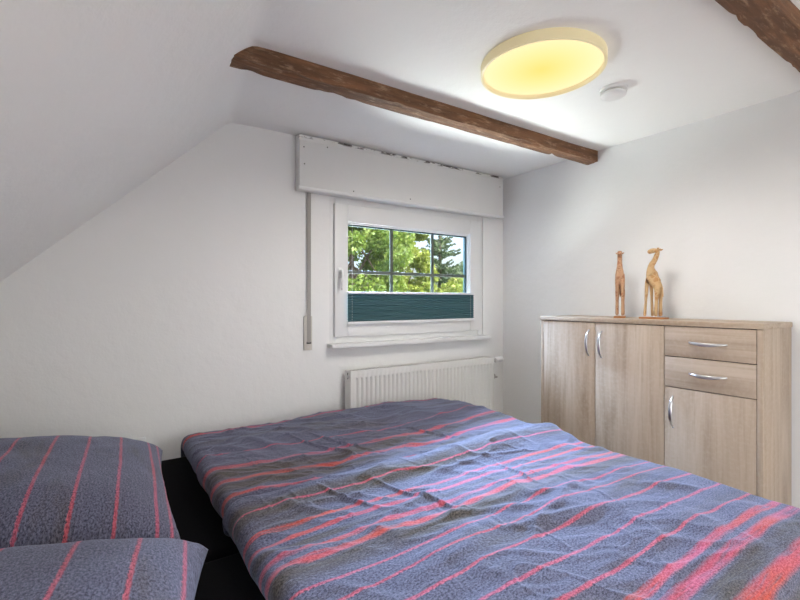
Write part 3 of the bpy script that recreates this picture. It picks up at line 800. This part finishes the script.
def leaves(centres, dirs, size, rs):
    """one pointed leaf quad at each centre"""
    n = len(centres); d = dirs/np.linalg.norm(dirs, axis=1, keepdims=True)
    t = rs.normal(size=(n,3)); s = np.cross(d, t); s /= np.linalg.norm(s, axis=1, keepdims=True)
    L = size*(.7 + .6*rs.rand(n,1)); w = L*.34
    v = np.stack([centres - d*L*.5, centres + s*w, centres + d*L*.5, centres - s*w], 1).reshape(-1,3)
    f = np.arange(4*n).reshape(n,4); return v, f
CAM = np.array([-2.76, -2.61, 1.25]); YAW = math.radians(33.7)
def outdoor(px, t):
    """ground position seen in column px of the photograph at depth t"""
    k = (px - 400)/450
    return (CAM[0] + t*(math.sin(YAW) + k*math.cos(YAW)), CAM[1] + t*(math.cos(YAW) - k*math.sin(YAW)))
def tree(name, label, x, y, zc, r, h, nclump, nleaf, size, mat, seed):
    rs = np.random.RandomState(seed); g0 = -2.8
    t = thing(name, label, 'tree' if 'tree' in name else 'shrub', (x, y, g0), 'greenery outside the window')
    C = []; D = []; tips = []
    for k in range(nclump):
        p = rs.normal(size=3); p /= np.linalg.norm(p); rad = .55 + .45*rs.rand()**.5
        c = np.array([x, y, zc]) + p*np.array([r, r, h])*rad; tips.append(c)
        q = rs.normal(size=(nleaf,3)); q /= np.linalg.norm(q, axis=1, keepdims=True)
        cr = r*(.20 + .14*rs.rand()); pts = c + q*cr*(rs.rand(nleaf,1)**.35)*np.array([1,1,.75])
        C.append(pts); D.append(q*.8 + rs.normal(size=(nleaf,3))*.5 + np.array([0,0,-.25]))
    v, f = leaves(np.concatenate(C), np.concatenate(D), size, rs)
    m = MB(); m.v = v.tolist(); m.f = [tuple(a) for a in f.tolist()]
    obj('foliage', m, mat, t)['kind'] = 'stuff'
    tr = MB().tube([(x, y, g0), (x+.05, y, (g0+zc)/2), (x, y+.05, zc+h*.3)], [.18*r/1.5+.05, .12*r/1.5+.03, .03], 10, 1, (1,0,0)); obj('trunk', tr, M_bark, t, smooth='auto')
    for k in range(0, min(nclump, 14)):
        c = tips[k]; b0 = np.array([x, y, zc - h*.5 + .06*k*h])
        obj('branch', MB().tube([b0, (b0+c)/2 + np.array([0,0,.1]), c], [.035, .022, .008], 6, 1, (1,0,.2)), M_bark, t, smooth='auto')
def spruce(label, x, y, ztop, height, rb, mat, seed):
    rs = np.random.RandomState(seed); g0 = -2.8
    t = thing('spruce_tree', label, 'tree', (x, y, g0), 'greenery outside the window'); C = []; D = []
    for k in range(340):
        u = rs.rand()**.8; z = ztop - u*height; L = (.12 + rb*u)*(.75 + .4*rs.rand()); a = rs.rand()*6.283
        d = np.array([math.cos(a), math.sin(a), .10 - .35*u])
        m_ = int(30 + 90*u); s = rs.rand(m_)
        p = np.array([x, y, z]) + s[:,None]*L*d + rs.normal(size=(m_,3))*np.array([.05,.05,.04])*(1.3-s[:,None])*(.6+u)
        p[:,2] += .20*L*s**2
        C.append(p); D.append(d + rs.normal(size=(m_,3))*.45 + np.array([0,0,-.15]))
    v, f = leaves(np.concatenate(C), np.concatenate(D), .15, rs)
    m = MB(); m.v = v.tolist(); m.f = [tuple(a) for a in f.tolist()]
    obj('needles', m, mat, t)['kind'] = 'stuff'
    obj('trunk', MB().tube([(x, y, g0), (x, y, ztop)], [.22, .015], 10, 1, (1,0,0)), M_bark, t, smooth='auto')
L_a = leaf_mat('leaf_fresh_green', (.06, .125, .022), (.27, .36, .065)); L_b = leaf_mat('leaf_yellow_green', (.11, .17, .025), (.42, .48, .09))
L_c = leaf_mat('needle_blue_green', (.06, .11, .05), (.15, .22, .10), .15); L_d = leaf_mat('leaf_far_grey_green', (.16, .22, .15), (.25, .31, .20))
x, y = outdoor(352, 11.5); tree('leafy_tree', 'large leafy green tree beside the window handle side of the view', x, y, 2.3, 1.45, 2.4, 120, 300, .11, L_a, 11)
x, y = outdoor(398, 16.5); tree('leafy_tree', 'yellow-green leafy tree in the middle panes of the window', x, y, 2.1, 1.2, 3.0, 120, 330, .12, L_b, 12)
x, y = outdoor(440, 22.0); spruce('blue-green spruce tree standing against the pale sky', x, y, 5.9, 9.0, 3.0, L_c, 13)
x, y = outdoor(446, 11.0); tree('leafy_shrub', 'low yellow-green shrub in front of the spruce', x, y, .80, .75, 1.0, 50, 260, .09, L_b, 14)
x, y = outdoor(474, 15.0); tree('leafy_shrub', 'low fresh green shrub at the sky side of the window', x, y, .45, .95, 1.3, 50, 260, .11, L_a, 15)
x, y = outdoor(385, 7.6); tree('leafy_shrub', 'rounded green shrub just above the teal blind', x, y, .62, .85, .72, 70, 260, .075, L_a, 16)
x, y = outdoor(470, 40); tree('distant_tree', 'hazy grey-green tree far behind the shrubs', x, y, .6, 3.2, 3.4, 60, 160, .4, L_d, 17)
